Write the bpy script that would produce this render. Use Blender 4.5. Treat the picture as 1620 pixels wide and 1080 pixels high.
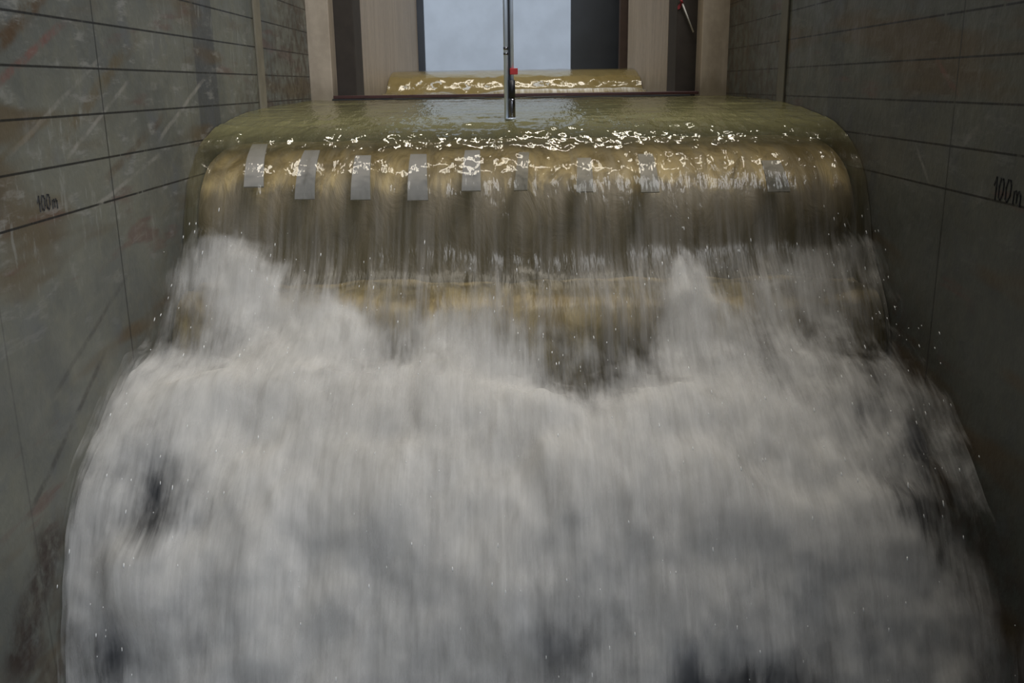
import bpy, bmesh, math, random
import numpy as np
from mathutils import Vector, Matrix

for o in list(bpy.data.objects):
    bpy.data.objects.remove(o)
S = bpy.context.scene
COL = S.collection
rng = np.random.RandomState(7)
random.seed(7)
H = 0.85                      # height of the eye above the basin floor (m)

# ------------------------------------------------------------------ camera
TH, RO, FPX = math.radians(15.15), math.radians(0.75), 1500.0
F = Vector((0, math.cos(TH), -math.sin(TH)))
R0, U0 = Vector((1, 0, 0)), Vector((0, math.sin(TH), math.cos(TH)))
R = R0 * math.cos(RO) - U0 * math.sin(RO)
U = U0 * math.cos(RO) + R0 * math.sin(RO)
cam = bpy.data.cameras.new('camera')
cam.sensor_width = 36.0
cam.lens = 36.0 * FPX / 1620.0
cam.clip_start = 0.02
co = bpy.data.objects.new('camera', cam)
M = Matrix((R, U, -F)).transposed().to_4x4()
M.translation = Vector((0, 0, H))
co.matrix_world = M
COL.objects.link(co)
S.camera = co

# ------------------------------------------------------------------ world, lamps, exposure
S.view_settings.view_transform = 'Standard'
S.view_settings.look = 'None'
S.view_settings.exposure = 0.0
S.view_settings.gamma = 1.0
S.view_settings.use_curve_mapping = False
S.cycles.transparent_max_bounces = 20
S.cycles.max_bounces = 7
S.cycles.adaptive_threshold = 0.02
W = bpy.data.worlds.new('hall'); S.world = W; W.use_nodes = True
W.node_tree.nodes['Background'].inputs[0].default_value = (0.62, 0.68, 0.78, 1)
W.node_tree.nodes['Background'].inputs[1].default_value = 0.16

def area(name, loc, target, sx, sy, power, colour):
    l = bpy.data.lights.new(name, 'AREA'); l.shape = 'RECTANGLE'
    l.size, l.size_y, l.energy, l.color = sx, sy, power, colour
    o = bpy.data.objects.new(name, l); COL.objects.link(o)
    o.location = loc
    o.rotation_euler = (Vector(target) - Vector(loc)).to_track_quat('-Z', 'Y').to_euler()
    return o
# strip lamps of the hall: one row upstream, one row over the crest, a skylight bank over the chute
area('upstream_lamp', (0.25, 4.9, H + 3.3), (0, 1.5, H), 1.6, 0.32, 34, (1.0, 0.93, 0.80))
area('crest_lamp', (-0.05, 1.75, H + 2.6), (-0.05, 1.45, H - 0.1), 1.5, 0.26, 28, (1.0, 0.93, 0.80))
area('skylight', (1.22, 0.35, H + 2.9), (0.0, 1.0, H - 0.4), 1.35, 1.2, 54, (0.97, 0.98, 1.0))
area('hall_window', (1.55, -3.2, H + 0.85), (-0.1, 1.2, H - 0.2), 1.8, 1.5, 72, (0.80, 0.88, 1.0))
area('back_hall_window', (-0.7, 4.0, H + 2.2), (0.2, 7.0, H + 0.2), 1.5, 1.2, 70, (0.80, 0.89, 1.0))

# ------------------------------------------------------------------ helpers
def vnoise(p, seed):
    i = np.floor(p).astype(np.int64); f = p - i
    f = f * f * f * (f * (f * 6 - 15) + 10)
    def h(a, b, c):
        n = (a * 374761393 + b * 668265263 + c * 2147483647 + seed * 1274126177) & 0xffffffff
        n = ((n ^ (n >> 13)) * 1274126177) & 0xffffffff
        n = ((n ^ (n >> 16)) * 2246822519) & 0xffffffff
        return ((n ^ (n >> 15)) & 0xffff) / 65535.0
    x, y, z = i[..., 0], i[..., 1], i[..., 2]
    fx, fy, fz = f[..., 0], f[..., 1], f[..., 2]
    r = 0
    for dx in (0, 1):
        for dy in (0, 1):
            for dz in (0, 1):
                w = (fx if dx else 1 - fx) * (fy if dy else 1 - fy) * (fz if dz else 1 - fz)
                r = r + w * h(x + dx, y + dy, z + dz)
    return r * 2 - 1

def fbm(x, y, z, seed, octaves=4, gain=0.5):
    r, a, t = 0, 1.0, 0.0
    p = np.stack(np.broadcast_arrays(x, y, z), -1).astype(float)
    for k in range(octaves):
        r = r + a * vnoise(p, seed + k * 17); t += a
        a *= gain; p = p * 2.03 + 11.3
    return r / t

def smooth_path(pts, n):
    """Dense, rounded path through control points; returns n points evenly spaced along it."""
    p = np.array(pts, float)
    e = np.vstack([2 * p[0] - p[1], p, 2 * p[-1] - p[-2]])
    out = []
    for i in range(len(p) - 1):
        p0, p1, p2, p3 = e[i], e[i + 1], e[i + 2], e[i + 3]
        for t in np.linspace(0, 1, 40, endpoint=False):
            out.append(0.5 * ((2 * p1) + (p2 - p0) * t + (2 * p0 - 5 * p1 + 4 * p2 - p3) * t ** 2 + (3 * p1 - p0 - 3 * p2 + p3) * t ** 3))
    out.append(p[-1]); out = np.array(out)
    L = np.concatenate([[0], np.cumsum(np.linalg.norm(np.diff(out, axis=0), axis=1))])
    s = np.linspace(0, L[-1], n)
    return np.stack([np.interp(s, L, out[:, k]) for k in range(out.shape[1])], 1), s

def link(name, me, mat=None, parent=None):
    o = bpy.data.objects.new(name, me); COL.objects.link(o)
    if mat is not None and not me.materials: me.materials.append(mat)
    if parent is not None: o.parent = parent
    return o

def tag(o, label=None, cat=None, group=None, kind=None):
    for k, v in (('label', label), ('category', cat), ('group', group), ('kind', kind)):
        if v: o[k] = v
    return o

def empty(name, loc=(0, 0, 0)):
    o = bpy.data.objects.new(name, None); COL.objects.link(o); o.location = loc
    o.empty_display_size = 0.05
    return o

def grid_mesh(name, P, attrs=None, smooth=True):
    n, m = P.shape[:2]
    me = bpy.data.meshes.new(name)
    idx = np.arange(n * m).reshape(n, m)
    q = np.stack([idx[:-1, :-1], idx[1:, :-1], idx[1:, 1:], idx[:-1, 1:]], -1).reshape(-1)
    nf = (n - 1) * (m - 1)
    me.vertices.add(n * m); me.vertices.foreach_set('co', P.reshape(-1).astype(np.float32))
    me.loops.add(nf * 4); me.loops.foreach_set('vertex_index', q.astype(np.int32))
    me.polygons.add(nf); me.polygons.foreach_set('loop_start', np.arange(0, nf * 4, 4, dtype=np.int32))
    me.polygons.foreach_set('loop_total', np.full(nf, 4, dtype=np.int32))
    if smooth: me.polygons.foreach_set('use_smooth', np.ones(nf, dtype=bool))
    for k, v in (attrs or {}).items():
        if v.ndim == 3:
            a = me.attributes.new(k, 'FLOAT_VECTOR', 'POINT'); a.data.foreach_set('vector', v.reshape(-1).astype(np.float32))
        else:
            a = me.attributes.new(k, 'FLOAT', 'POINT'); a.data.foreach_set('value', v.reshape(-1).astype(np.float32))
    me.update(); me.validate()
    return me

def bm_mesh(name, bm, smooth=False):
    me = bpy.data.meshes.new(name)
    bmesh.ops.recalc_face_normals(bm, faces=bm.faces)
    if smooth:
        for f in bm.faces: f.smooth = True
    bm.to_mesh(me); bm.free()
    return me

def add_box(bm, a, b, bevel=0.0):
    r = bmesh.ops.create_cube(bm, size=1)
    vs = r['verts']
    c = [(a[i] + b[i]) / 2 for i in range(3)]; d = [abs(b[i] - a[i]) for i in range(3)]
    for v in vs: v.co = Vector((c[0] + v.co.x * d[0], c[1] + v.co.y * d[1], c[2] + v.co.z * d[2]))
    if bevel:
        es = list({e for v in vs for e in v.link_edges})
        bmesh.ops.bevel(bm, geom=es, offset=bevel, segments=2, affect='EDGES', profile=0.5)

def box(name, a, b, mat, parent=None, bevel=0.0):
    bm = bmesh.new(); add_box(bm, a, b, bevel)
    return link(name, bm_mesh(name, bm), mat, parent)

def add_rod(bm, p, q, r0, r1=None, seg=16):
    p, q = Vector(p), Vector(q); r1 = r0 if r1 is None else r1
    d = (q - p).normalized()
    u = d.orthogonal().normalized(); v = d.cross(u)
    rings = []
    for c, r in ((p, r0), (q, r1)):
        rings.append([bm.verts.new(c + (u * math.cos(t) + v * math.sin(t)) * r) for t in np.linspace(0, 2 * math.pi, seg, endpoint=False)])
    for k in range(seg):
        f = bm.faces.new((rings[0][k], rings[0][(k + 1) % seg], rings[1][(k + 1) % seg], rings[1][k])); f.smooth = True
    bm.faces.new(rings[0][::-1]); bm.faces.new(rings[1])

def rod(name, p, q, r, mat, parent=None, r1=None, seg=16):
    bm = bmesh.new(); add_rod(bm, p, q, r, r1, seg)
    return link(name, bm_mesh(name, bm), mat, parent)

def lathe(name, axis_xy, prof, mat, parent=None, seg=24):
    bm = bmesh.new(); rings = []
    for r, z in prof:
        rings.append([bm.verts.new((axis_xy[0] + r * math.cos(t), axis_xy[1] + r * math.sin(t), z)) for t in np.linspace(0, 2 * math.pi, seg, endpoint=False)])
    for a, b in zip(rings, rings[1:]):
        for k in range(seg):
            f = bm.faces.new((a[k], a[(k + 1) % seg], b[(k + 1) % seg], b[k])); f.smooth = True
    bm.faces.new(rings[0]); bm.faces.new(rings[-1])
    return link(name, bm_mesh(name, bm), mat, parent)

def extrude_x(name, prof, x0, x1, mat, parent=None, nx=2, rough=0.0, seed=3):
    """A solid of constant section (list of (Y, Z)) from x0 to x1, with optional unevenness."""
    bm = bmesh.new(); rings = []
    for x in np.linspace(x0, x1, nx):
        rings.append([bm.verts.new((x, y, z)) for y, z in prof])
    k = len(prof)
    for a, b in zip(rings, rings[1:]):
        for i in range(k):
            bm.faces.new((a[i], a[(i + 1) % k], b[(i + 1) % k], b[i]))
    bm.faces.new(rings[0]); bm.faces.new(rings[-1][::-1])
    if rough:
        bm.verts.ensure_lookup_table()
        P = np.array([v.co for v in bm.verts])
        n = fbm(P[:, 0] * 18, P[:, 1] * 18, P[:, 2] * 18, seed, 3) * rough
        for v, d in zip(bm.verts, n): v.co.z += d; v.co.y += d * 0.6
    me = bm_mesh(name, bm)
    for p in me.polygons: p.use_smooth = p.area < 0.02
    return link(name, me, mat, parent)

# ------------------------------------------------------------------ node materials
class NT:
    def __init__(s, name):
        s.m = bpy.data.materials.new(name); s.m.use_nodes = True
        s.t = s.m.node_tree; s.t.nodes.clear()
        s.out = s.t.nodes.new('ShaderNodeOutputMaterial')
    def n(s, typ, **kw):
        x = s.t.nodes.new(typ)
        for k, v in kw.items(): setattr(x, k, v)
        return x
    def put(s, sock, v):
        if hasattr(v, 'is_linked') or hasattr(v, 'links'): s.t.links.new(v, sock)
        else: sock.default_value = v
    def math(s, op, a, b=0.0, c=0.0, clamp=False):
        x = s.n('ShaderNodeMath', operation=op); x.use_clamp = clamp
        s.put(x.inputs[0], a); s.put(x.inputs[1], b); s.put(x.inputs[2], c)
        return x.outputs[0]
    def ramp(s, v, lo, hi, a=0.0, b=1.0):
        x = s.n('ShaderNodeMapRange', interpolation_type='SMOOTHSTEP')
        s.put(x.inputs[0], v)
        for i, q in enumerate((lo, hi, a, b)): s.put(x.inputs[i + 1], q)
        return x.outputs[0]
    def mix(s, f, a, b, blend='MIX'):
        x = s.n('ShaderNodeMix', data_type='RGBA', blend_type=blend)
        s.put(x.inputs[0], f)
        s.put(x.inputs[6], a if hasattr(a, 'links') else (*a, 1)); s.put(x.inputs[7], b if hasattr(b, 'links') else (*b, 1))
        return x.outputs[2]
    def noise(s, vec, scale, detail=3.0, rough=0.55, dist=0.0, w=None):
        x = s.n('ShaderNodeTexNoise')
        if w is not None: x.noise_dimensions = '4D'; s.put(x.inputs['W'], w)
        s.put(x.inputs['Vector'], vec); x.inputs['Scale'].default_value = scale
        x.inputs['Detail'].default_value = detail; x.inputs['Roughness'].default_value = rough
        x.inputs['Distortion'].default_value = dist
        return x.outputs[0]
    def vec(s, v, scale=(1, 1, 1), rot=(0, 0, 0), loc=(0, 0, 0)):
        x = s.n('ShaderNodeMapping'); s.put(x.inputs[0], v)
        x.inputs[1].default_value = loc; x.inputs[2].default_value = rot; x.inputs[3].default_value = scale
        return x.outputs[0]
    def obj(s): return s.n('ShaderNodeTexCoord').outputs['Object']
    def geo(s): return s.n('ShaderNodeNewGeometry').outputs['Position']
    def attr(s, name, vec=False):
        x = s.n('ShaderNodeAttribute', attribute_name=name)
        return x.outputs['Vector' if vec else 'Fac']
    def xyz(s, v):
        x = s.n('ShaderNodeSeparateXYZ'); s.put(x.inputs[0], v); return x.outputs
    def bump(s, h, strength=0.3, dist=0.01):
        x = s.n('ShaderNodeBump'); s.put(x.inputs['Height'], h)
        x.inputs['Strength'].default_value = strength; x.inputs['Distance'].default_value = dist
        return x.outputs[0]
    def pbsdf(s, col, rough=0.6, metal=0.0, spec=0.5, normal=None):
        x = s.n('ShaderNodeBsdfPrincipled')
        s.put(x.inputs['Base Color'], col if hasattr(col, 'links') else (*col, 1))
        s.put(x.inputs['Roughness'], rough); s.put(x.inputs['Metallic'], metal)
        s.put(x.inputs['Specular IOR Level'], spec)
        if normal is not None: s.put(x.inputs['Normal'], normal)
        return x.outputs[0]
    def mixs(s, f, a, b):
        x = s.n('ShaderNodeMixShader'); s.put(x.inputs[0], f)
        s.t.links.new(a, x.inputs[1]); s.t.links.new(b, x.inputs[2]); return x.outputs[0]
    def done(s, sh):
        s.t.links.new(sh, s.out.inputs['Surface']); return s.m

def plain(name, col, rough=0.6, metal=0.0, vary=0.12, scale=30.0, bump=0.1):
    t = NT(name); o = t.geo()
    f = t.noise(o, scale, 4)
    c = t.mix(t.ramp(f, 0.3, 0.7), tuple(x * (1 - vary) for x in col), tuple(min(1, x * (1 + vary)) for x in col))
    return t.done(t.pbsdf(c, rough, metal, normal=t.bump(f, bump, 0.003)))

def flume_wall_material(name, base, dark, band_y, seed, stains=(), scuff=0.5):
    """Painted flume wall: marker-drawn level lines every 5 cm, vertical station lines, scuffs and rust runs."""
    t = NT(name); g = t.geo(); x, y, z = t.xyz(g)
    n1 = t.noise(g, 6, 4); n2 = t.noise(g, 40, 4); n3 = t.noise(g, 15, 5, 0.65)
    c = t.mix(t.ramp(n1, 0.35, 0.65), dark, base)
    c = t.mix(t.ramp(n3, 0.5, 0.75, 0, 0.35), c, (base[0] * 0.75, base[1] * 0.8, base[2] * 1.15))
    c = t.mix(t.ramp(n2, 0.45, 0.7, 0, 0.22), c, (base[0] * 1.3, base[1] * 1.22, base[2] * 1.05))
    # dark vertical band
    bn = t.math('MULTIPLY', t.ramp(y, band_y[0], band_y[0] + 0.004), t.ramp(y, band_y[1] - 0.004, band_y[1], 1, 0))
    c = t.mix(t.math('MULTIPLY', bn, band_y[2]), c, (0.035, 0.040, 0.055))
    # rust and ochre runs slanting down the wall
    rv = t.vec(g, (1, 1.0, 5.5), (math.radians(38), 0, 0), (0, seed, 0))
    r1 = t.noise(rv, 2.3, 3, 0.5)
    c = t.mix(t.ramp(r1, 0.54, 0.66, 0, 0.65), c, (0.105, 0.066, 0.026))
    r2 = t.noise(t.vec(rv, loc=(3, 1, 7)), 3.4, 4, 0.6)
    c = t.mix(t.ramp(r2, 0.60, 0.70, 0, 0.5), c, (0.13, 0.055, 0.045))
    for (y0, z0, y1, z1, wd, col, al) in stains:
        L = math.hypot(y1 - y0, z1 - z0); ty, tz = (y1 - y0) / L, (z1 - z0) / L
        dy, dz = t.math('SUBTRACT', y, y0), t.math('SUBTRACT', z, z0)
        along = t.math('ADD', t.math('MULTIPLY', dy, ty), t.math('MULTIPLY', dz, tz))
        off = t.math('ADD', t.math('MULTIPLY', dy, -tz), t.math('MULTIPLY', dz, ty))
        off = t.math('ADD', off, t.math('MULTIPLY', t.math('SUBTRACT', n3, 0.5), wd * 1.6))
        m_ = t.math('MULTIPLY', t.ramp(t.math('ABSOLUTE', off), wd * 0.25, wd, 1, 0), t.math('MULTIPLY', t.ramp(along, -0.03, 0.02), t.ramp(along, L - 0.02, L + 0.03, 1, 0)))
        m_ = t.math('MULTIPLY', m_, t.ramp(t.noise(g, 28, 4, 0.7), 0.3, 0.62))
        c = t.mix(t.math('MULTIPLY', m_, al), c, col)
    # pale scuffs, mostly above the splash line
    hi = t.math('MULTIPLY', t.ramp(z, H - 0.30, H - 0.12, 0.2, 1), scuff)
    sv = t.vec(g, (1, 3.2, 14), (math.radians(44), 0, 0), (0, 2.2 + seed, 0))
    s1 = t.math('MULTIPLY', t.ramp(t.noise(sv, 4, 5, 0.7), 0.52, 0.64), t.ramp(n3, 0.42, 0.6))
    c = t.mix(t.math('MULTIPLY', s1, hi), c, (0.32, 0.31, 0.28))
    s2 = t.math('MULTIPLY', t.ramp(t.noise(t.vec(g, (1, 16, 4)), 5, 5, 0.7), 0.57, 0.66), t.ramp(n1, 0.45, 0.62))
    c = t.mix(t.math('MULTIPLY', s2, hi), c, (0.30, 0.30, 0.27))
    # level lines
    k = t.math('DIVIDE', t.math('SUBTRACT', z, H - 0.1276), 0.0505)
    d = t.math('ABSOLUTE', t.math('SUBTRACT', k, t.math('ROUND', k)))
    ln = t.ramp(d, 0.014, 0.034, 1, 0)
    ln = t.math('MULTIPLY', ln, t.ramp(z, H - 0.15, H - 0.14))
    brk = t.ramp(t.noise(t.vec(g, (1, 1, 0.2)), 26, 4, 0.7), 0.30, 0.40, 0.15, 1)
    wk = t.math('MULTIPLY', ln, brk)
    c = t.mix(t.math('MULTIPLY', wk, 0.93), c, (0.008, 0.008, 0.008))
    for yy, a in ((1.147, 0.75), (1.46, 0.28), (0.86, 0.3), (2.08, 0.3)):
        v = t.ramp(t.math('ABSOLUTE', t.math('SUBTRACT', y, yy)), 0.0006, 0.0022, a, 0)
        c = t.mix(t.math('MULTIPLY', v, brk), c, (0.012, 0.012, 0.012))
    # speckled grime and rust along the wet foot of the wall
    gz = t.math('ADD', z, t.math('MULTIPLY', y, -0.55))
    gr = t.math('MULTIPLY', t.ramp(gz, H - 1.10, H - 0.86, 1, 0), t.ramp(n2, 0.40, 0.62))
    c = t.mix(t.math('MULTIPLY', gr, 0.7), c, (0.055, 0.036, 0.024))
    nb = t.bump(t.math('ADD', n2, t.math('MULTIPLY', n3, 1.5)), 0.25, 0.004)
    rough = t.ramp(n3, 0.3, 0.7, 0.38, 0.65)
    return t.done(t.pbsdf(c, rough, normal=nb))

def water_material(name, body, tint, turbid, bump=0.25, streak=0.0, milky=(0.40, 0.37, 0.31), rough=0.03, ior=1.33):
    """Clear or silty water: what lies beneath shows through, silt scatters, the surface mirrors by Fresnel."""
    t = NT(name); fl = t.attr('flow', True)
    a = t.noise(t.vec(fl, (70, 16, 1)), 1.0, 3, 0.55)
    b = t.noise(t.vec(fl, (190, 42, 1)), 1.0, 2, 0.5)
    hgt = t.math('ADD', a, t.math('MULTIPLY', b, 0.45))
    nrm = t.bump(hgt, bump, 0.006)
    tr = t.n('ShaderNodeBsdfTransparent'); tr.inputs[0].default_value = (*tint, 1)
    df = t.n('ShaderNodeBsdfDiffuse'); df.inputs[0].default_value = (*body, 1)
    if streak:
        air = t.attr('air'); turb = t.math('MULTIPLY', t.attr('depth'), turbid)
    else:
        turb = turbid
    base = t.mixs(turb, tr.outputs[0], df.outputs[0])
    if streak:
        st = t.noise(t.vec(fl, (85, 3.2, 1)), 1.0, 4, 0.6)
        st2 = t.noise(t.vec(fl, (260, 9, 1)), 1.0, 3, 0.6)
        st3 = t.noise(t.vec(fl, (16, 4, 1)), 1.0, 3, 0.5)
        v = t.math('ADD', t.math('MULTIPLY', st, 0.45), t.math('ADD', t.math('MULTIPLY', st2, 0.2), t.math('MULTIPLY', st3, 0.35)))
        al = t.math('MULTIPLY', t.ramp(v, 0.42, 0.64), t.math('MULTIPLY', air, streak))
        mk = t.n('ShaderNodeBsdfDiffuse'); mk.inputs[0].default_value = (*milky, 1)
        base = t.mixs(al, base, mk.outputs[0])
    gl = t.n('ShaderNodeBsdfGlossy'); gl.inputs['Roughness'].default_value = rough
    t.t.links.new(nrm, gl.inputs['Normal'])
    fr = t.n('ShaderNodeFresnel'); fr.inputs[0].default_value = ior; t.t.links.new(nrm, fr.inputs[1])
    if streak:
        t.put(gl.inputs['Roughness'], t.math('ADD', rough, t.math('MULTIPLY', t.attr('air'), 0.4)))
    return t.done(t.mixs(fr.outputs[0], base, gl.outputs[0]))

def foam_material(name, seed, gain, bias, col):
    """Aerated water: white bubbles in flow-drawn wisps, thinner where the cover is thin."""
    t = NT(name); fl = t.attr('flow', True); dens = t.attr('cover')
    a = t.noise(t.vec(fl, (11, 6.5, 1), loc=(seed, seed * 2, 0)), 1.0, 5, 0.55, 0.5)
    b = t.noise(t.vec(fl, (34, 8.5, 1), loc=(seed * 3, seed, 0)), 1.0, 4, 0.55, 0.4)
    c = t.noise(t.vec(fl, (240, 12, 1), loc=(seed, 4, 0)), 1.0, 3, 0.6)
    v = t.math('ADD', t.math('ADD', t.math('MULTIPLY', a, 0.54), t.math('MULTIPLY', b, 0.32)), t.math('MULTIPLY', c, 0.14))
    v = t.math('ADD', t.math('MULTIPLY', t.math('SUBTRACT', v, 0.5), 3.0), bias)
    al = t.math('MULTIPLY', t.math('ADD', v, t.math('MULTIPLY', dens, gain)), t.ramp(dens, 0.0, 0.16))
    al = t.ramp(al, 0.0, 1.15)
    df = t.n('ShaderNodeBsdfDiffuse')
    cc = t.mix(t.ramp(b, 0.35, 0.65), tuple(x * 0.90 for x in col), col)
    t.t.links.new(cc, df.inputs[0])
    tl = t.n('ShaderNodeBsdfTranslucent'); t.t.links.new(cc, tl.inputs[0])
    sh = t.mixs(0.35, df.outputs[0], tl.outputs[0])
    tr = t.n('ShaderNodeBsdfTransparent')
    return t.done(t.mixs(al, tr.outputs[0], sh))

XL, XR, ZT = -0.476, 0.524, H + 0.42      # flume faces and wall top

BROWN, PINK, OCHRE, PALE = (0.085, 0.045, 0.016), (0.20, 0.075, 0.06), (0.125, 0.085, 0.032), (0.33, 0.31, 0.27)
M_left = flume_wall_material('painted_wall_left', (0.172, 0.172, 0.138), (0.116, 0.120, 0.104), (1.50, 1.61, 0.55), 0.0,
    [(0.88, H + 0.018, 1.05, H + 0.105, 0.014, BROWN, 0.9), (0.87, H - 0.012, 1.06, H + 0.065, 0.007, PINK, 0.7), (1.0, H - 0.062, 1.27, H + 0.062, 0.014, OCHRE, 0.6),
     (1.14, H - 0.098, 1.33, H - 0.04, 0.008, BROWN, 0.5), (0.93, H - 0.055, 1.14, H + 0.03, 0.004, PALE, 0.6), (1.05, H - 0.065, 1.22, H + 0.005, 0.004, PALE, 0.7),
     (1.33, H - 0.062, 1.52, H + 0.008, 0.005, PALE, 0.7), (1.10, H - 0.128, 1.30, H - 0.088, 0.004, PALE, 0.6), (0.86, H - 0.075, 1.0, H - 0.03, 0.006, OCHRE, 0.5),
     (0.79, H - 0.54, 0.90, H - 0.44, 0.040, (0.030, 0.017, 0.011), 0.95), (0.86, H - 0.40, 1.06, H - 0.30, 0.006, (0.04, 0.035, 0.03), 0.6), (0.95, H - 0.30, 1.15, H - 0.225, 0.005, (0.05, 0.045, 0.04), 0.5)])
M_right = flume_wall_material('painted_wall_right_shaded', (0.102, 0.106, 0.088), (0.080, 0.084, 0.072), (1.54, 1.61, 0.30), 5.3,  # same wall paint, colours darkened to carry the shade on this side
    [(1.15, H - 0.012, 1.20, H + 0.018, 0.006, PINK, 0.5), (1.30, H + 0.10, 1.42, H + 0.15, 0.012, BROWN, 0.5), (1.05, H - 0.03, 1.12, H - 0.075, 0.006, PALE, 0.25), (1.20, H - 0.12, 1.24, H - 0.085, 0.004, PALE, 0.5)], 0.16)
M_beige = None
def board_material(name, a, b):
    t = NT(name); g = t.geo()
    w = t.noise(t.vec(g, (9, 9, 1.6)), 2.0, 4, 0.6, 1.2)
    n = t.noise(g, 60, 3)
    wet = t.ramp(t.math('ADD', t.xyz(g)[2], t.math('MULTIPLY', w, 0.08)), H + 0.02, H + 0.07, 1, 0)
    c = t.mix(t.ramp(w, 0.3, 0.7), a, b)
    c = t.mix(t.ramp(n, 0.4, 0.7, 0, 0.2), c, tuple(x * 1.3 for x in b))
    c = t.mix(t.math('MULTIPLY', wet, 0.45), c, (0.13, 0.105, 0.06))
    return t.done(t.pbsdf(c, 0.55, normal=t.bump(w, 0.1, 0.003)))
M_beige = board_material('beige_board', (0.36, 0.295, 0.225), (0.46, 0.385, 0.30))
M_slot = plain('dark_slot', (0.040, 0.032, 0.026), 0.9)
M_blue = plain('pale_blue_plaster', (0.56, 0.60, 0.65), 0.8, vary=0.06, scale=5)
M_navy = plain('dark_steel', (0.040, 0.048, 0.062), 0.5, scale=8)
M_post = plain('brown_post', (0.075, 0.050, 0.042), 0.6)
M_rust = plain('dark_red_steel', (0.055, 0.018, 0.016), 0.4)
M_tan = plain('tan_strip', (0.20, 0.175, 0.125), 0.6)
M_tan_shaded = plain('shaded_tan_strip', (0.13, 0.118, 0.085), 0.6)  # tan strip again, right-hand shade put into its colour
M_black = plain('black_plastic', (0.012, 0.012, 0.014), 0.45)
M_red = plain('red_tape', (0.55, 0.035, 0.03), 0.5)
M_red_dark = plain('faded_red_tape', (0.22, 0.015, 0.02), 0.6)
M_chrome = plain('polished_steel', (0.74, 0.82, 0.93), 0.38, 0.35, 0.04)
M_chrome_dark = plain('dull_steel', (0.24, 0.23, 0.24), 0.22, 1.0, 0.1)
M_white_rod = plain('white_rod', (0.55, 0.53, 0.50), 0.5)
M_ink = plain('marker_ink', (0.022, 0.022, 0.022), 0.7)
M_faded_ink = plain('faded_marker_ink', (0.048, 0.046, 0.045), 0.7, vary=0.5, scale=120)
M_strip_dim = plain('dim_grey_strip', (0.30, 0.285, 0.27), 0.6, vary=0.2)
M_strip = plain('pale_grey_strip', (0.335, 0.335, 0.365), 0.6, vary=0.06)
M_floor = plain('wet_concrete', (0.055, 0.058, 0.062), 0.35, scale=12)

def weir_material():
    t = NT('silty_concrete'); g = t.geo()
    st = t.noise(t.vec(g, (60, 6, 6)), 1.0, 4, 0.6)
    st2 = t.noise(t.vec(g, (24, 9, 14)), 1.0, 5, 0.62, 0.8)
    c = t.mix(t.ramp(st2, 0.35, 0.65), (0.25, 0.180, 0.080), (0.60, 0.47, 0.25))
    c = t.mix(t.ramp(st, 0.42, 0.68, 0, 0.7), c, (0.46, 0.39, 0.28))
    c = t.mix(t.ramp(t.noise(g, 7, 3), 0.55, 0.7, 0, 0.5), c, (0.13, 0.10, 0.07))
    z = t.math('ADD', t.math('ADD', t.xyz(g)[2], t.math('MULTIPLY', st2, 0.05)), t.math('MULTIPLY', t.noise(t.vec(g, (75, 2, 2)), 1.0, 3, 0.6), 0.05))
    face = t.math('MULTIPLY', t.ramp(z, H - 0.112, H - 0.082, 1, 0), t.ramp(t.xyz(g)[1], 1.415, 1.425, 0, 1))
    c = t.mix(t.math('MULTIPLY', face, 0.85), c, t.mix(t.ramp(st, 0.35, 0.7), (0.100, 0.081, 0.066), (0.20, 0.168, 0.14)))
    return t.done(t.pbsdf(c, 0.5, normal=t.bump(st2, 0.4, 0.01)))
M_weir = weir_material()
M_step = plain('wet_step_concrete', (0.075, 0.077, 0.082), 0.35, vary=0.4, scale=14)
M_gold = M_weir

# ------------------------------------------------------------------ the setting
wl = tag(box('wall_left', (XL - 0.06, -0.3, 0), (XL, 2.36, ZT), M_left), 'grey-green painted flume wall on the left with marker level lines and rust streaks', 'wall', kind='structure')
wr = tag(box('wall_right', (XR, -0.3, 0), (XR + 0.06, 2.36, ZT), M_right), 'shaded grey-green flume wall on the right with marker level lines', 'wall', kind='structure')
tag(box('floor', (-2.5, -1.5, -0.05), (2.5, 8.2, 0), M_floor), 'dark wet concrete floor beneath the flume', 'floor', kind='structure')
box('seal_strip', (XL, 1.866, H - 0.22), (XL + 0.004, 1.912, ZT), M_tan, wl, 0.001)
box('seal_strip', (XR - 0.004, 1.856, H - 0.22), (XR, 1.902, ZT), M_tan_shaded, wr, 0.001)

def handwriting(name, strokes, to_world, parent, normal, ink):
    """Marker strokes: thin flat-faced ribbons lying on the wall."""
    bm = bmesh.new()
    for st in strokes:
        pts = [Vector(to_world(*p)) for p in st]
        for p, q in zip(pts, pts[1:]):
            d = (q - p)
            e = d.normalized() * 0.0006
            side = d.normalized().cross(normal) * 0.0008
            vs = [bm.verts.new(v + normal * h) for h in (0.0002, 0.0008) for v in (p - e - side, q + e - side, q + e + side, p - e + side)]
            for f in ((4, 5, 6, 7), (0, 1, 5, 4), (1, 2, 6, 5), (2, 3, 7, 6), (3, 0, 4, 7), (0, 3, 2, 1)):
                bm.faces.new([vs[i] for i in f])
    return link(name, bm_mesh(name, bm), ink, parent)
HUND = [[(-0.05, 0.62), (0.08, 0.98), (0.10, 0.5), (0.09, 0.0)],
        [(0.52, 0.92), (0.36, 0.97), (0.28, 0.6), (0.30, 0.12), (0.42, 0.04), (0.54, 0.3), (0.56, 0.75), (0.5, 0.94)],
        [(0.98, 0.93), (0.82, 0.96), (0.72, 0.6), (0.74, 0.12), (0.86, 0.02), (1.0, 0.3), (1.02, 0.75), (0.94, 0.95)],
        [(1.22, 0.0), (1.24, 0.5), (1.36, 0.55), (1.42, 0.4), (1.42, 0.06)], [(1.42, 0.4), (1.54, 0.55), (1.64, 0.4), (1.64, -0.05)]]
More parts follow.
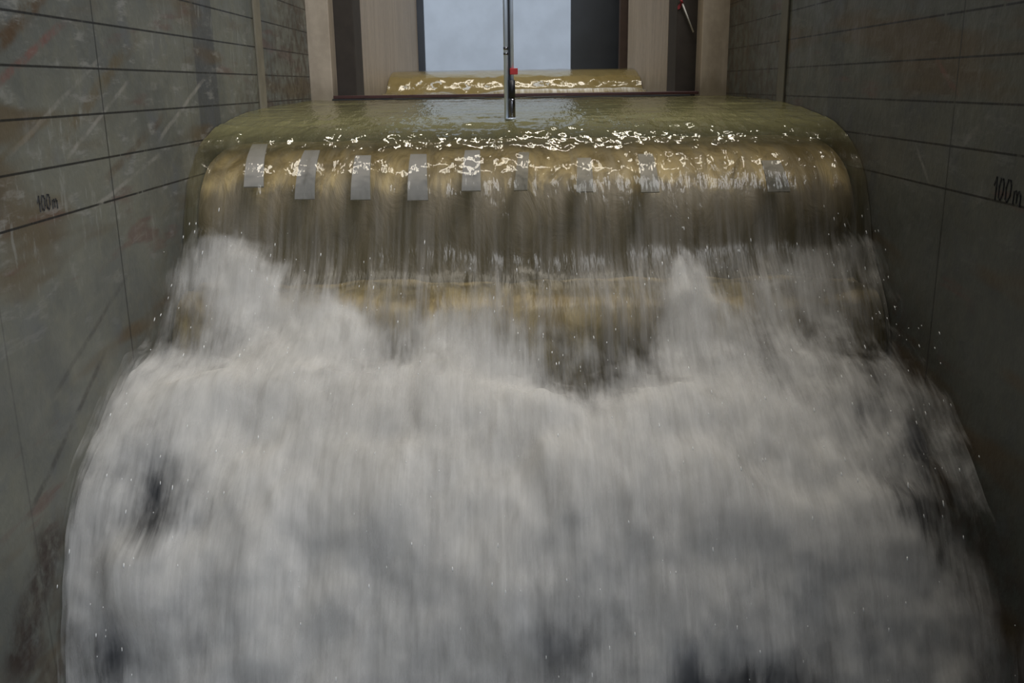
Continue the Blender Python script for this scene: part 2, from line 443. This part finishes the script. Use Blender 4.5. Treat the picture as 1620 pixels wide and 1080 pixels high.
hL, hR = ((0.9606, 0.732, 0.0242, 0.0157), (1.0304, 0.7236, 0.0331, 0.0245))
handwriting('level_mark', HUND, lambda u, v: (XL, hL[0] + u * hL[2], hL[1] + v * hL[3]), wl, Vector((1, 0, 0)), M_faded_ink)
handwriting('level_mark', HUND, lambda u, v: (XR, hR[0] - u * hR[2], hR[1] + v * hR[3]), wr, Vector((-1, 0, 0)), M_ink)

# gate end of the flume: beige piers, dark gate slots, side boards of the approach channel
def trim(n, a, b, mat, label, bev=0.002):
    return tag(box('trim_%d' % n, a, b, mat, None, bev), label, 'pillar', kind='structure')
trim(1, (XL - 0.06, 2.362, 0), (-0.423, 2.43, ZT), M_beige, 'narrow beige board pier at the left end of the flume')
trim(2, (0.461, 2.362, 0), (XR + 0.06, 2.43, ZT), M_beige, 'narrow beige board pier at the right end of the flume')
trim(3, (XL - 0.06, 2.432, 0), (-0.3765, 2.56, ZT), M_slot, 'dark gate slot beside the left beige pier')
trim(4, (0.412, 2.432, 0), (XR + 0.06, 2.56, ZT), M_slot, 'dark gate slot beside the right beige pier')
tag(box('wall_upstream_left', (-0.44, 2.562, 0), (-0.378, 4.16, ZT + 0.2), M_beige, None, 0.002), 'beige board side wall beyond the left gate slot', 'wall', kind='structure')
tag(box('wall_upstream_right', (0.412, 2.562, 0), (0.475, 3.42, ZT + 0.2), M_beige, None, 0.002), 'shaded beige board side wall beyond the right gate slot', 'wall', kind='structure')
trim(5, (-0.46, 4.17, 0), (-0.352, 4.21, ZT + 0.3), M_navy, 'thin dark post at the far end of the left beige wall')
trim(6, (0.386, 3.43, 0), (0.475, 3.47, ZT + 0.3), M_post, 'brown post with a reddish edge at the far end of the right beige wall')
trim(7, (0.225, 3.55, 0), (0.475, 3.58, ZT + 0.3), M_navy, 'dark slate steel panel standing before the pale blue back wall', 0.001)
tag(box('wall_back', (-2.5, 7.0, 0), (2.5, 7.1, 3.2), M_blue), 'pale blue plastered back wall of the hall', 'wall', kind='structure')

# ------------------------------------------------------------------ spillway
spill = tag(empty('stepped_spillway', (0, 1.3, 0)), 'stepped concrete spillway with a rounded silty crest under the falling water', 'spillway')
def child(o, parent):
    o.parent = parent; o.matrix_parent_inverse = parent.matrix_world.inverted(); return o
spill.matrix_world = Matrix.Translation((0, 1.3, 0))
def sp(name, prof, mat, rough=0.004, seed=3):
    pts = prof
    o = extrude_x(name, pts, XL + 0.002, XR - 0.002, mat, None, 60, rough, seed)
    return child(o, spill)
crest_top, _ = smooth_path([(2.05, H - 0.30), (1.98, H - 0.16), (1.86, H - 0.105), (1.70, H - 0.095), (1.58, H - 0.102), (1.50, H - 0.125), (1.452, H - 0.165), (1.432, H - 0.215), (1.428, H - 0.29)], 44)
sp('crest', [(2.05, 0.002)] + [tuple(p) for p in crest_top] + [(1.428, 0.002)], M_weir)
n1, _ = smooth_path([(1.426, H - 0.288), (1.36, H - 0.288), (1.315, H - 0.297), (1.285, H - 0.327), (1.272, H - 0.37), (1.27, H - 0.43)], 26)
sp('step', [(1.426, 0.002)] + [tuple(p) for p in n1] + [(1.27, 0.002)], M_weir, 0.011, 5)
n2, _ = smooth_path([(1.268, H - 0.43), (1.16, H - 0.43), (1.12, H - 0.445), (1.10, H - 0.50), (1.10, H - 0.58)], 20)
sp('step', [(1.268, 0.002)] + [tuple(p) for p in n2] + [(1.10, 0.002)], M_step, 0.004, 7)
n3, _ = smooth_path([(1.098, H - 0.58), (0.99, H - 0.58), (0.95, H - 0.60), (0.93, H - 0.66), (0.93, H - 0.74)], 20)
sp('step', [(1.098, 0.002)] + [tuple(p) for p in n3] + [(0.93, 0.002)], M_step, 0.004, 9)

# pale strips lying along the crest, just under the water
water_ctrl = [(2.362, H - 0.031), (2.2, H - 0.032), (2.0, H - 0.035), (1.85, H - 0.039), (1.737, H - 0.045), (1.64, H - 0.0535), (1.56, H - 0.065),
              (1.50, H - 0.080), (1.45, H - 0.101), (1.408, H - 0.135), (1.380, H - 0.180), (1.358, H - 0.228), (1.334, H - 0.255), (1.304, H - 0.278), (1.276, H - 0.309), (1.256, H - 0.36), (1.246, H - 0.425)]
wp, ws = smooth_path(water_ctrl, 620)
def water_at(Y):
    i = np.argmin(np.abs(wp[:, 0] - Y)); return i
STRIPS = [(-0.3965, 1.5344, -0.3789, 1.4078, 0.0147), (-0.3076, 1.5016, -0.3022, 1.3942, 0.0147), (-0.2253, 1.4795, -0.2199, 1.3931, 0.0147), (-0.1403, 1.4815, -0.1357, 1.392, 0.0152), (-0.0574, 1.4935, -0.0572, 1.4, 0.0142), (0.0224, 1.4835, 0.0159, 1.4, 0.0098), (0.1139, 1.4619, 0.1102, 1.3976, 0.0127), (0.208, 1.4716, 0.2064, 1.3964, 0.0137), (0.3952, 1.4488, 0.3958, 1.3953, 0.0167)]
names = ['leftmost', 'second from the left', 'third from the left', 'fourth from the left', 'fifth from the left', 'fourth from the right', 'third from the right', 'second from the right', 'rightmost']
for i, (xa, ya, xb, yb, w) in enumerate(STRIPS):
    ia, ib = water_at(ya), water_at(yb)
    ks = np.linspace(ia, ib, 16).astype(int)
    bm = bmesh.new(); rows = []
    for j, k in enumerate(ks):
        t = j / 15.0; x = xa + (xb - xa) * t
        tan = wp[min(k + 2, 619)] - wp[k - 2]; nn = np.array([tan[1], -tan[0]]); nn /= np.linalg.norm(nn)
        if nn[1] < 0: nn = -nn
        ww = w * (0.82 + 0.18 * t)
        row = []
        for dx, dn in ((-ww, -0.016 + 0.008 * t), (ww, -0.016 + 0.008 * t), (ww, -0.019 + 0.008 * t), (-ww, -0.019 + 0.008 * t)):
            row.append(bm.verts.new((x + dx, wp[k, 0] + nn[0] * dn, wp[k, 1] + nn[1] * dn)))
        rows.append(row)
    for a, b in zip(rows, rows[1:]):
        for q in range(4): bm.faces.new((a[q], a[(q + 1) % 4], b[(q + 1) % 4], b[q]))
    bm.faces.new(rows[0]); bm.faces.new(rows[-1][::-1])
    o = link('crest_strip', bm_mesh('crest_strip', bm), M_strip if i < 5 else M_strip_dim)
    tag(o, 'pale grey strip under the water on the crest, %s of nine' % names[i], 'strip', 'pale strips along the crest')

# ------------------------------------------------------------------ water over the crest
nx = 420
X = np.linspace(XL + 0.0015, XR - 0.0015, nx)
T = np.gradient(wp, axis=0); T /= np.linalg.norm(T, axis=1)[:, None]
N = np.stack([T[:, 1], -T[:, 0]], 1); N[N[:, 1] < -0.2] *= -1
N = np.where((N[:, 1:2] < 0) & (np.abs(N[:, 1:2]) > 0.2), -N, N)
for i in range(1, len(N)):
    if np.dot(N[i], N[i - 1]) < 0: N[i] = -N[i]
if N[0, 1] < 0: N = -N
Xg, Sg = np.meshgrid(X, ws)
s_cr = ws[water_at(1.60)]
fall = np.clip((Sg - s_cr) / 0.30, 0, 1)
amp = 0.0016 + 0.0032 * fall
rip = fbm(Xg * 9, Sg * 26, 0 * Xg, 21, 3) * np.where(Sg < s_cr + 0.05, 1, 0.15) * 0.0015
lng = fbm(Xg * 26, Sg * 5.0, 0 * Xg + 2, 22, 4)
blk = np.exp(-((Sg - s_cr - 0.10) / 0.16) ** 2)
D = rip + 0.007 * np.clip((Sg - s_cr - 0.24) / 0.1, 0, 1) * fbm(Xg * 10, Sg * 7, 0 * Xg, 29, 3) + amp * lng + blk * (0.0022 * fbm(Xg * 20, Sg * 22, 0 * Xg, 27, 3) + 0.0024 * fbm(Xg * 72, Sg * 30, 0 * Xg, 28, 3)) + 0.004 * fall * fbm(Xg * 7, Sg * 3, 0 * Xg, 23, 2)
P = np.empty((len(ws), nx, 3))
P[..., 0] = Xg
P[..., 1] = wp[:, 0][:, None] + N[:, 0][:, None] * D
P[..., 2] = wp[:, 1][:, None] + N[:, 1][:, None] * D
FL = np.stack([Xg, Sg, 0 * Xg], -1)
air = np.clip((Sg - (s_cr + 0.20)) / 0.20, 0, 1) * (0.85 + 0.5 * fbm(Xg * 5, Sg * 2, 0 * Xg, 31, 2))
depth = 1.0 - 0.85 * np.clip((Sg - s_cr) / 0.14, 0, 1)
M_water = water_material('olive_water', (0.215, 0.20, 0.092), (0.97, 0.95, 0.89), 0.84, 0.34, 0.85, (0.30, 0.28, 0.25), 0.03, 1.33)
ow = link('overflow_water', grid_mesh('overflow_water', P, {'flow': FL, 'air': np.clip(air, 0, 1), 'depth': depth}), M_water)
tag(ow, 'clear olive water sliding over the rounded spillway crest and falling in a curtain', 'water', kind='stuff')

# ------------------------------------------------------------------ upstream weir behind the gate
uw_prof, _ = smooth_path([(3.5, H - 0.0), (3.3, H + 0.02), (3.16, H + 0.022), (3.08, H + 0.005), (3.04, H - 0.03), (3.03, H - 0.08)], 24)
uw = tag(extrude_x('upstream_weir', [(3.5, 0.002)] + [tuple(p) for p in uw_prof] + [(3.03, 0.002)], -0.376, 0.41, M_gold, None, 50, 0.006, 12),
         'low golden-brown weir sill beyond the gate opening', 'weir')
up, us = smooth_path([(4.15, H + 0.052), (3.5, H + 0.05), (3.25, H + 0.046), (3.15, H + 0.036), (3.07, H + 0.016), (3.02, H - 0.012), (2.98, H - 0.026), (2.9, H - 0.028), (2.65, H - 0.028), (2.375, H - 0.028)], 220)
Xu = np.linspace(-0.376, 0.410, 220); Xg, Sg = np.meshgrid(Xu, us); Yu = up[:, 0][:, None] + 0 * Xg
pf = np.clip((Sg - us[np.argmin(np.abs(up[:, 0] - 3.16))]) / 0.1, 0, 1) * np.where(Yu < 2.98, np.exp(-((Yu - 2.98) / 0.12) ** 2), 1)
toe = np.exp(-((Yu - 2.94) / 0.045) ** 2) * np.clip(0.55 + 0.9 * fbm(Xg * 9, 0 * Sg, 0 * Xg, 46, 2) + 0.5 * np.clip((Xg + 0.02) / 0.05, -0.6, 0.6), 0, 1)
D = 0.003 * fbm(Xg * 12, Sg * 10, 0 * Xg, 41, 3) + 0.017 * toe + pf * 0.011 * fbm(Xg * 16, Sg * 9, 0 * Xg, 43, 3)
P = np.empty((220, 220, 3)); P[..., 0] = Xg; P[..., 1] = up[:, 0][:, None] - D * 0.7; P[..., 2] = up[:, 1][:, None] + D * 0.7
M_water2 = water_material('golden_water', (0.27, 0.205, 0.08), (0.93, 0.86, 0.6), 0.7, 0.2, 1.6, (0.62, 0.60, 0.54), rough=0.10, ior=1.30)
tag(link('upstream_water', grid_mesh('upstream_water', P, {'flow': np.stack([Xg, Sg, 0 * Xg], -1), 'air': toe, 'depth': 1 + 0 * Xg}), M_water2), 'golden water tumbling over the low weir beyond the gate', 'water', kind='stuff')

# sill bar across the gate opening
sb = empty('sill_bar'); tag(sb, 'long dark red steel bar lying across the gate opening at the waterline', 'bar')
box('bar_rail', (-0.420, 2.345, H - 0.0275), (0.455, 2.361, H - 0.0205), M_rust, sb, 0.001)
box('bar_edge', (-0.423, 2.343, H - 0.0375), (0.435, 2.358, H - 0.0280), M_black, sb, 0.001)

# ------------------------------------------------------------------ point gauge
GX, GY = (0.0018, 1.63)
g = tag(empty('point_gauge', (0, 0, 0)), 'chrome point gauge of two thin rods touching the water above the crest', 'gauge')
gt = H + 0.34
zz = {'tip': 0.7937, 'c1': 0.9051, 'c2': 0.8971, 'red0': 0.866, 'red1': 0.8761, 'blk0': 0.8285, 'blk1': 0.857}
lt = rod('guide_rod', (GX - 0.0058, GY, zz['tip'] + 0.001), (GX - 0.0058, GY, gt), 0.0037, M_chrome, g)
for a, b in ((zz['c1'], 0.0045), (zz['c2'], 0.0035)):
    rod('collar', (GX - 0.0058, GY, a), (GX - 0.0058, GY, a + b), 0.0040, M_chrome_dark, lt)
rod('slide_rod', (GX + 0.0042, GY, zz['blk0']), (GX + 0.0042, GY, gt), 0.0029, M_chrome, g)
box('rack_bar', (GX - 0.0022, GY + 0.001, zz['blk0']), (GX + 0.0014, GY + 0.004, gt), M_black, g)
box('red_clip', (GX + 0.0005, GY - 0.0045, zz['red0']), (GX + 0.0135, GY + 0.0035, zz['red1']), M_red, g, 0.0008)
rod('black_grip', (GX + 0.0032, GY - 0.001, zz['blk0']), (GX + 0.0032, GY - 0.001, zz['blk1']), 0.0058, M_black, g)
lathe('tip_holder', (GX + 0.0030, GY - 0.001), [(0.0052, zz['blk0'] - 0.0002), (0.0058, zz['blk0'] - 0.006), (0.0060, zz['tip'] + 0.004), (0.0056, zz['tip'] + 0.003)], M_chrome_dark, g)
lathe('foot_ring', (GX + 0.0012, GY - 0.001), [(0.0086, zz['tip'] + 0.0026), (0.0092, zz['tip'] + 0.0014), (0.0086, zz['tip'])], M_chrome, g)
lathe('needle', (GX + 0.003, GY - 0.001), [(0.003, zz['tip']), (0.0012, zz['tip'] - 0.004), (0.0003, zz['tip'] - 0.010)], M_chrome_dark, g)

# leaning stick with red tape in the right gate slot
(pa, pb) = ((0.4217, 2.425, 1.0363), (0.4518, 2.425, 0.9675))
st = tag(empty('leaning_stick'), 'thin white stick with red tape leaning in the dark right gate slot', 'stick')
rod('shaft', pa, pb, 0.0019, M_white_rod, st, seg=10)
va, vb = Vector(pa), Vector(pb); ax = (va - vb).normalized()
rod('tape_band', va - ax * 0.002, va + ax * 0.008, 0.0030, M_red_dark, st, seg=10)
bm = bmesh.new()
qs = [(-0.003, 0.0), (-0.010, -0.008), (-0.009, -0.016), (-0.004, -0.014), (0.001, -0.004)]
for sgn in (0, 1):
    for q in qs: bm.verts.new((va.x + q[0], va.y + 0.005 - 0.0012 * sgn, va.z + q[1]))
bm.verts.ensure_lookup_table(); k = len(qs)
bm.faces.new(bm.verts[:k]); bm.faces.new(bm.verts[k:][::-1])
for i in range(k): bm.faces.new((bm.verts[i], bm.verts[(i + 1) % k], bm.verts[k + (i + 1) % k], bm.verts[k + i]))
link('tape_tail', bm_mesh('tape_tail', bm), M_red_dark, st)

# ------------------------------------------------------------------ white water
COVER = np.array([[0,0,0,0,0,0,0,0,0,0,0,0,0,0,0,0,0,0,0,0,0,0,0,0,0,0,0,0,0,0,0,0,0,0],
[19,38,56,60,45,29,18,10,2,1,0,0,1,1,1,0,0,0,0,0,0,0,5,10,11,7,3,2,3,4,26,48,52,29],
[31,49,67,77,64,51,37,21,7,4,1,1,2,3,2,1,0,0,0,0,0,1,18,34,38,26,14,15,19,26,42,59,51,27],
[34,52,71,87,78,69,55,39,21,17,12,10,11,12,10,7,5,4,3,3,2,5,32,58,60,41,22,29,36,45,57,68,49,23],
[28,45,65,85,83,78,72,63,54,49,44,41,40,39,35,29,25,22,19,18,17,21,44,67,67,56,47,49,51,55,60,63,43,22],
[28,43,62,81,87,86,85,83,81,78,73,70,68,65,59,51,45,40,35,32,30,35,55,74,76,73,70,67,64,62,61,55,40,24],
[40,58,71,84,91,91,90,89,87,83,78,74,75,77,70,61,54,49,43,41,39,45,62,79,79,79,77,72,68,65,62,52,39,28],
[49,69,82,89,95,95,94,94,92,89,83,77,82,87,81,71,62,57,51,49,47,54,68,80,82,83,80,75,71,67,63,51,39,31],
[55,73,88,92,96,97,97,96,96,94,88,83,87,93,89,79,71,66,61,59,58,64,75,83,85,87,82,77,73,68,61,51,40,34],
[66,78,91,95,97,98,98,98,97,97,94,91,93,96,93,87,82,77,73,73,73,78,84,88,89,88,84,79,75,70,62,52,45,40],
[74,85,92,96,98,99,99,99,99,99,99,99,99,99,98,96,93,89,86,87,88,91,93,93,92,89,85,81,77,72,63,54,51,48],
[71,82,81,82,89,97,98,99,99,99,99,99,99,99,99,98,96,94,93,93,94,95,95,94,92,90,87,83,77,70,61,54,53,51],
[74,84,74,64,76,91,96,98,99,99,99,99,99,99,99,99,99,98,98,98,97,96,95,93,92,91,89,83,76,66,56,52,52,48],
[70,71,63,51,60,80,90,95,98,98,99,99,99,99,99,99,99,99,98,98,98,96,94,93,92,91,90,85,79,64,49,49,48,43],
[72,65,58,49,53,72,85,91,96,97,98,98,99,99,99,98,98,98,98,98,97,95,94,93,92,92,91,90,82,62,46,43,39,34],
[72,67,64,70,76,81,85,89,93,95,97,98,98,98,98,97,96,96,96,96,96,95,94,93,92,92,91,90,86,77,66,52,40,32],
[74,77,80,80,81,83,86,88,90,92,94,95,96,96,96,95,93,91,91,92,93,93,92,91,90,89,89,89,88,85,76,63,49,35],
[76,69,63,73,81,83,85,86,87,89,91,93,94,94,94,91,86,76,75,84,88,89,88,85,83,81,82,86,87,86,81,74,60,44],
[78,66,54,67,79,81,83,84,85,87,89,90,91,91,90,86,77,59,58,75,83,82,78,72,69,68,73,81,84,85,84,82,72,60],
[77,73,68,73,78,79,80,81,82,85,87,88,88,87,84,80,73,63,64,75,76,69,59,49,52,60,69,77,80,82,82,82,74,67],
[77,73,68,73,78,79,80,81,82,85,87,88,88,87,84,80,73,63,64,75,76,68,59,48,52,60,69,77,80,82,82,82,74,68],
[77,74,68,73,78,79,80,81,82,85,87,88,88,87,84,80,73,63,64,76,75,68,58,47,52,61,69,77,80,82,82,81,74,68],
[77,74,68,73,78,79,80,81,82,85,87,88,88,87,84,80,73,62,65,76,75,68,58,47,52,61,69,78,80,82,82,81,74,68],
[77,73,68,73,78,79,80,81,82,85,87,88,88,87,84,80,73,62,65,76,75,68,58,47,52,61,70,78,80,82,82,81,74,68],
[77,73,68,73,78,79,80,81,83,85,87,88,88,87,84,80,73,62,65,76,75,68,58,47,52,61,70,78,80,82,82,81,74,68],
[77,73,68,73,78,79,80,81,83,85,87,88,88,87,84,80,72,62,65,76,75,68,58,47,52,61,70,78,80,82,82,81,74,68]]) / 100.0           # bubble cover by (distance along the fall, distance across)
PLUMES = [(-0.424, 0.041, 0.04, 0.059, 0.035), (-0.357, 0.08, 0.035, 0.058, 0.03), (-0.261, 0.121, 0.052, 0.057, 0.038), (-0.151, 0.145, 0.032, 0.056, 0.034), (-0.035, 0.139, 0.053, 0.066, 0.04), (0.222, 0.08, 0.042, 0.091, 0.05), (0.422, 0.077, 0.079, 0.067, 0.03), (0.269, 0.168, 0.05, 0.055, 0.02), (-0.466, 0.281, 0.039, 0.052, 0.02), (-0.385, 0.334, 0.068, 0.05, 0.02), (-0.192, 0.313, 0.069, 0.034, 0.015), (-0.069, 0.316, 0.061, 0.042, 0.02), (0.029, 0.349, 0.045, 0.037, 0.025), (0.185, 0.346, 0.067, 0.037, 0.02), (-0.399, 0.549, 0.037, 0.044, 0.034), (-0.144, 0.505, 0.054, 0.059, 0.018), (0.094, 0.461, 0.062, 0.061, 0.018), (0.294, 0.511, 0.067, 0.059, 0.02), (0.418, 0.493, 0.047, 0.045, 0.025), (-0.016, 0.555, 0.047, 0.066, 0.012), (-0.272, 0.455, 0.048, 0.068, 0.015), (0.219, 0.461, 0.041, 0.061, 0.015)]                           # (x, distance along the fall, half width, half length, rise)
foam_ctrl = [(1.345, H - 0.185), (1.308, H - 0.230), (1.260, H - 0.273), (1.20, H - 0.315), (1.12, H - 0.347), (1.03, H - 0.378), (0.95, H - 0.425), (0.895, H - 0.50), (0.855, H - 0.585), (0.815, H - 0.70), (0.79, H - 0.80)]
fp, fs = smooth_path(foam_ctrl, 300)
FT = np.gradient(fp, axis=0); FT /= np.linalg.norm(FT, axis=1)[:, None]
FN = np.stack([FT[:, 1], -FT[:, 0]], 1)
if FN[150, 1] < 0: FN = -FN
FLEN = fs[-1]

def cover_at(x, s):
    r, c = COVER.shape
    u = np.clip((x - XL) / (XR - XL) * (c - 1), 0, c - 1.001); v = np.clip(s / FLEN * (r - 1), 0, r - 1.001)
    i, j = u.astype(int), v.astype(int); fu, fv = u - i, v - j
    fu, fv = fu * fu * (3 - 2 * fu), fv * fv * (3 - 2 * fv)
    return (COVER[j, i] * (1 - fu) * (1 - fv) + COVER[j, i + 1] * fu * (1 - fv) + COVER[j + 1, i] * (1 - fu) * fv + COVER[j + 1, i + 1] * fu * fv)

def foam_rise(x, s):
    r = 0.022 * fbm(x * 7, s * 7, 0 * x, 51, 3) + 0.010 * fbm(x * 22, s * 13, 0 * x, 52, 3)
    for px, ps, w, l, h in PLUMES:
        ds = (s - ps)
        g = np.exp(-((x - px) / w) ** 2 * 1.0 - np.where(ds < 0, (ds / (l * 0.7)) ** 2, (ds / (l * 1.5)) ** 2))
        r = r + h * g
    return r

ww = empty('white_water'); tag(ww, 'churning white water foaming down the steps of the spillway', 'water', kind='stuff')
fx = np.linspace(XL + 0.003, XR - 0.003, 460)
Xg, Sg = np.meshgrid(fx, fs)
base_rise = foam_rise(Xg, Sg)
wall_side = np.minimum(np.abs(Xg - XL), np.abs(XR - Xg))
LAYERS = 6
for k in range(LAYERS):
    wob = 0.007 * fbm(Xg * 14, Sg * 8, 0 * Xg + k * 3.7, 60 + k, 3) + 0.003 * fbm(Xg * 60, Sg * 14, 0 * Xg + k, 80 + k, 2)
    off = -0.016 + 0.0085 * k
    D = base_rise * (0.86 + 0.045 * k) + off + wob
    P = np.empty((300, 460, 3)); P[..., 0] = Xg
    P[..., 1] = fp[:, 0][:, None] + FN[:, 0][:, None] * D
    P[..., 2] = fp[:, 1][:, None] + FN[:, 1][:, None] * D
    wx = Xg + 0.03 * fbm(Xg * 8, Sg * 4, 0 * Xg + k * 5, 90 + k, 2)
    wsd = Sg + 0.03 * fbm(Xg * 11, Sg * 5, 0 * Xg + k * 5, 95 + k, 2)
    cov = cover_at(wx, wsd)
    cov = cov - np.clip((Sg - 0.42) / 0.25, 0, 1) * 0.26 * np.clip(fbm(Xg * 15 + k * 0.12, Sg * 3.6, 0 * Xg, 77, 3) + 0.15, 0, 1)
    cov = cov - np.exp(-((Sg - 0.22) / 0.13) ** 2) * 0.30 * np.clip(fbm(Xg * 13 + k * 0.1, Sg * 4.5, 0 * Xg, 79, 3) + 0.10, 0, 1)
    cov = np.clip(cov, 0, 1)
    mt = foam_material('foam_%d' % k, 3.1 + 7.7 * k, 1.75 - 0.10 * k, -0.55 - 0.10 * k, (0.80, 0.78, 0.745))
    o = link('foam_sheet', grid_mesh('foam_sheet', P, {'flow': np.stack([Xg, Sg, 0 * Xg], -1), 'cover': cov}), mt, ww)

# ------------------------------------------------------------------ flying drops
def drops(name, n, label, pick):
    bm = bmesh.new(); bmesh.ops.create_icosphere(bm, subdivisions=1, radius=1.0)
    v0 = np.array([v.co for v in bm.verts]); f0 = np.array([[v.index for v in f.verts] for f in bm.faces]); bm.free()
    V, Fc = [], []
    for i in range(n):
        c, d, r, l = pick()
        d = np.array(d) / np.linalg.norm(d)
        a = np.cross(d, [1, 0, 0.01]); a /= np.linalg.norm(a); b = np.cross(d, a)
        V.append(c + v0[:, :1] * a * r + v0[:, 1:2] * b * r + v0[:, 2:] * d * l)
        Fc.append(f0 + len(v0) * i)
    V = np.vstack(V); Fc = np.vstack(Fc)
    me = bpy.data.meshes.new(name); me.from_pydata(V.tolist(), [], Fc.tolist())
    me.polygons.foreach_set('use_smooth', np.ones(len(Fc), dtype=bool))
    t = NT(name + '_material')
    o = link(name, me, t.done(t.pbsdf((0.86, 0.85, 0.82), 0.12, 0.0, 0.8)))
    o.parent = ww
    return tag(o, label, kind='stuff')
def pick_main():
    while True:
        x = rng.uniform(XL + 0.02, XR - 0.02); s = FLEN * rng.beta(1.2, 1.7)
        c = float(cover_at(np.array([x]), np.array([s]))[0])
        if rng.rand() < 0.25 + 0.75 * (1 - abs(c - 0.5) * 2) and c > 0.08: break
    i = int(s / FLEN * 299)
    h = float(foam_rise(np.array([x]), np.array([s]))[0]) + 0.03 + rng.exponential(0.008)
    p = np.array([x, fp[i, 0] + FN[i, 0] * h, fp[i, 1] + FN[i, 1] * h])
    d = np.array([x * 0.15 + rng.normal(0, 0.06), FT[i, 0], FT[i, 1] - 0.4])
    r = rng.uniform(0.0003, 0.0007)
    return p, d, r, r * rng.uniform(1.0, 6.0)
drops('spray_drops', 480, 'bright flying drops thrown up above the white water', pick_main)
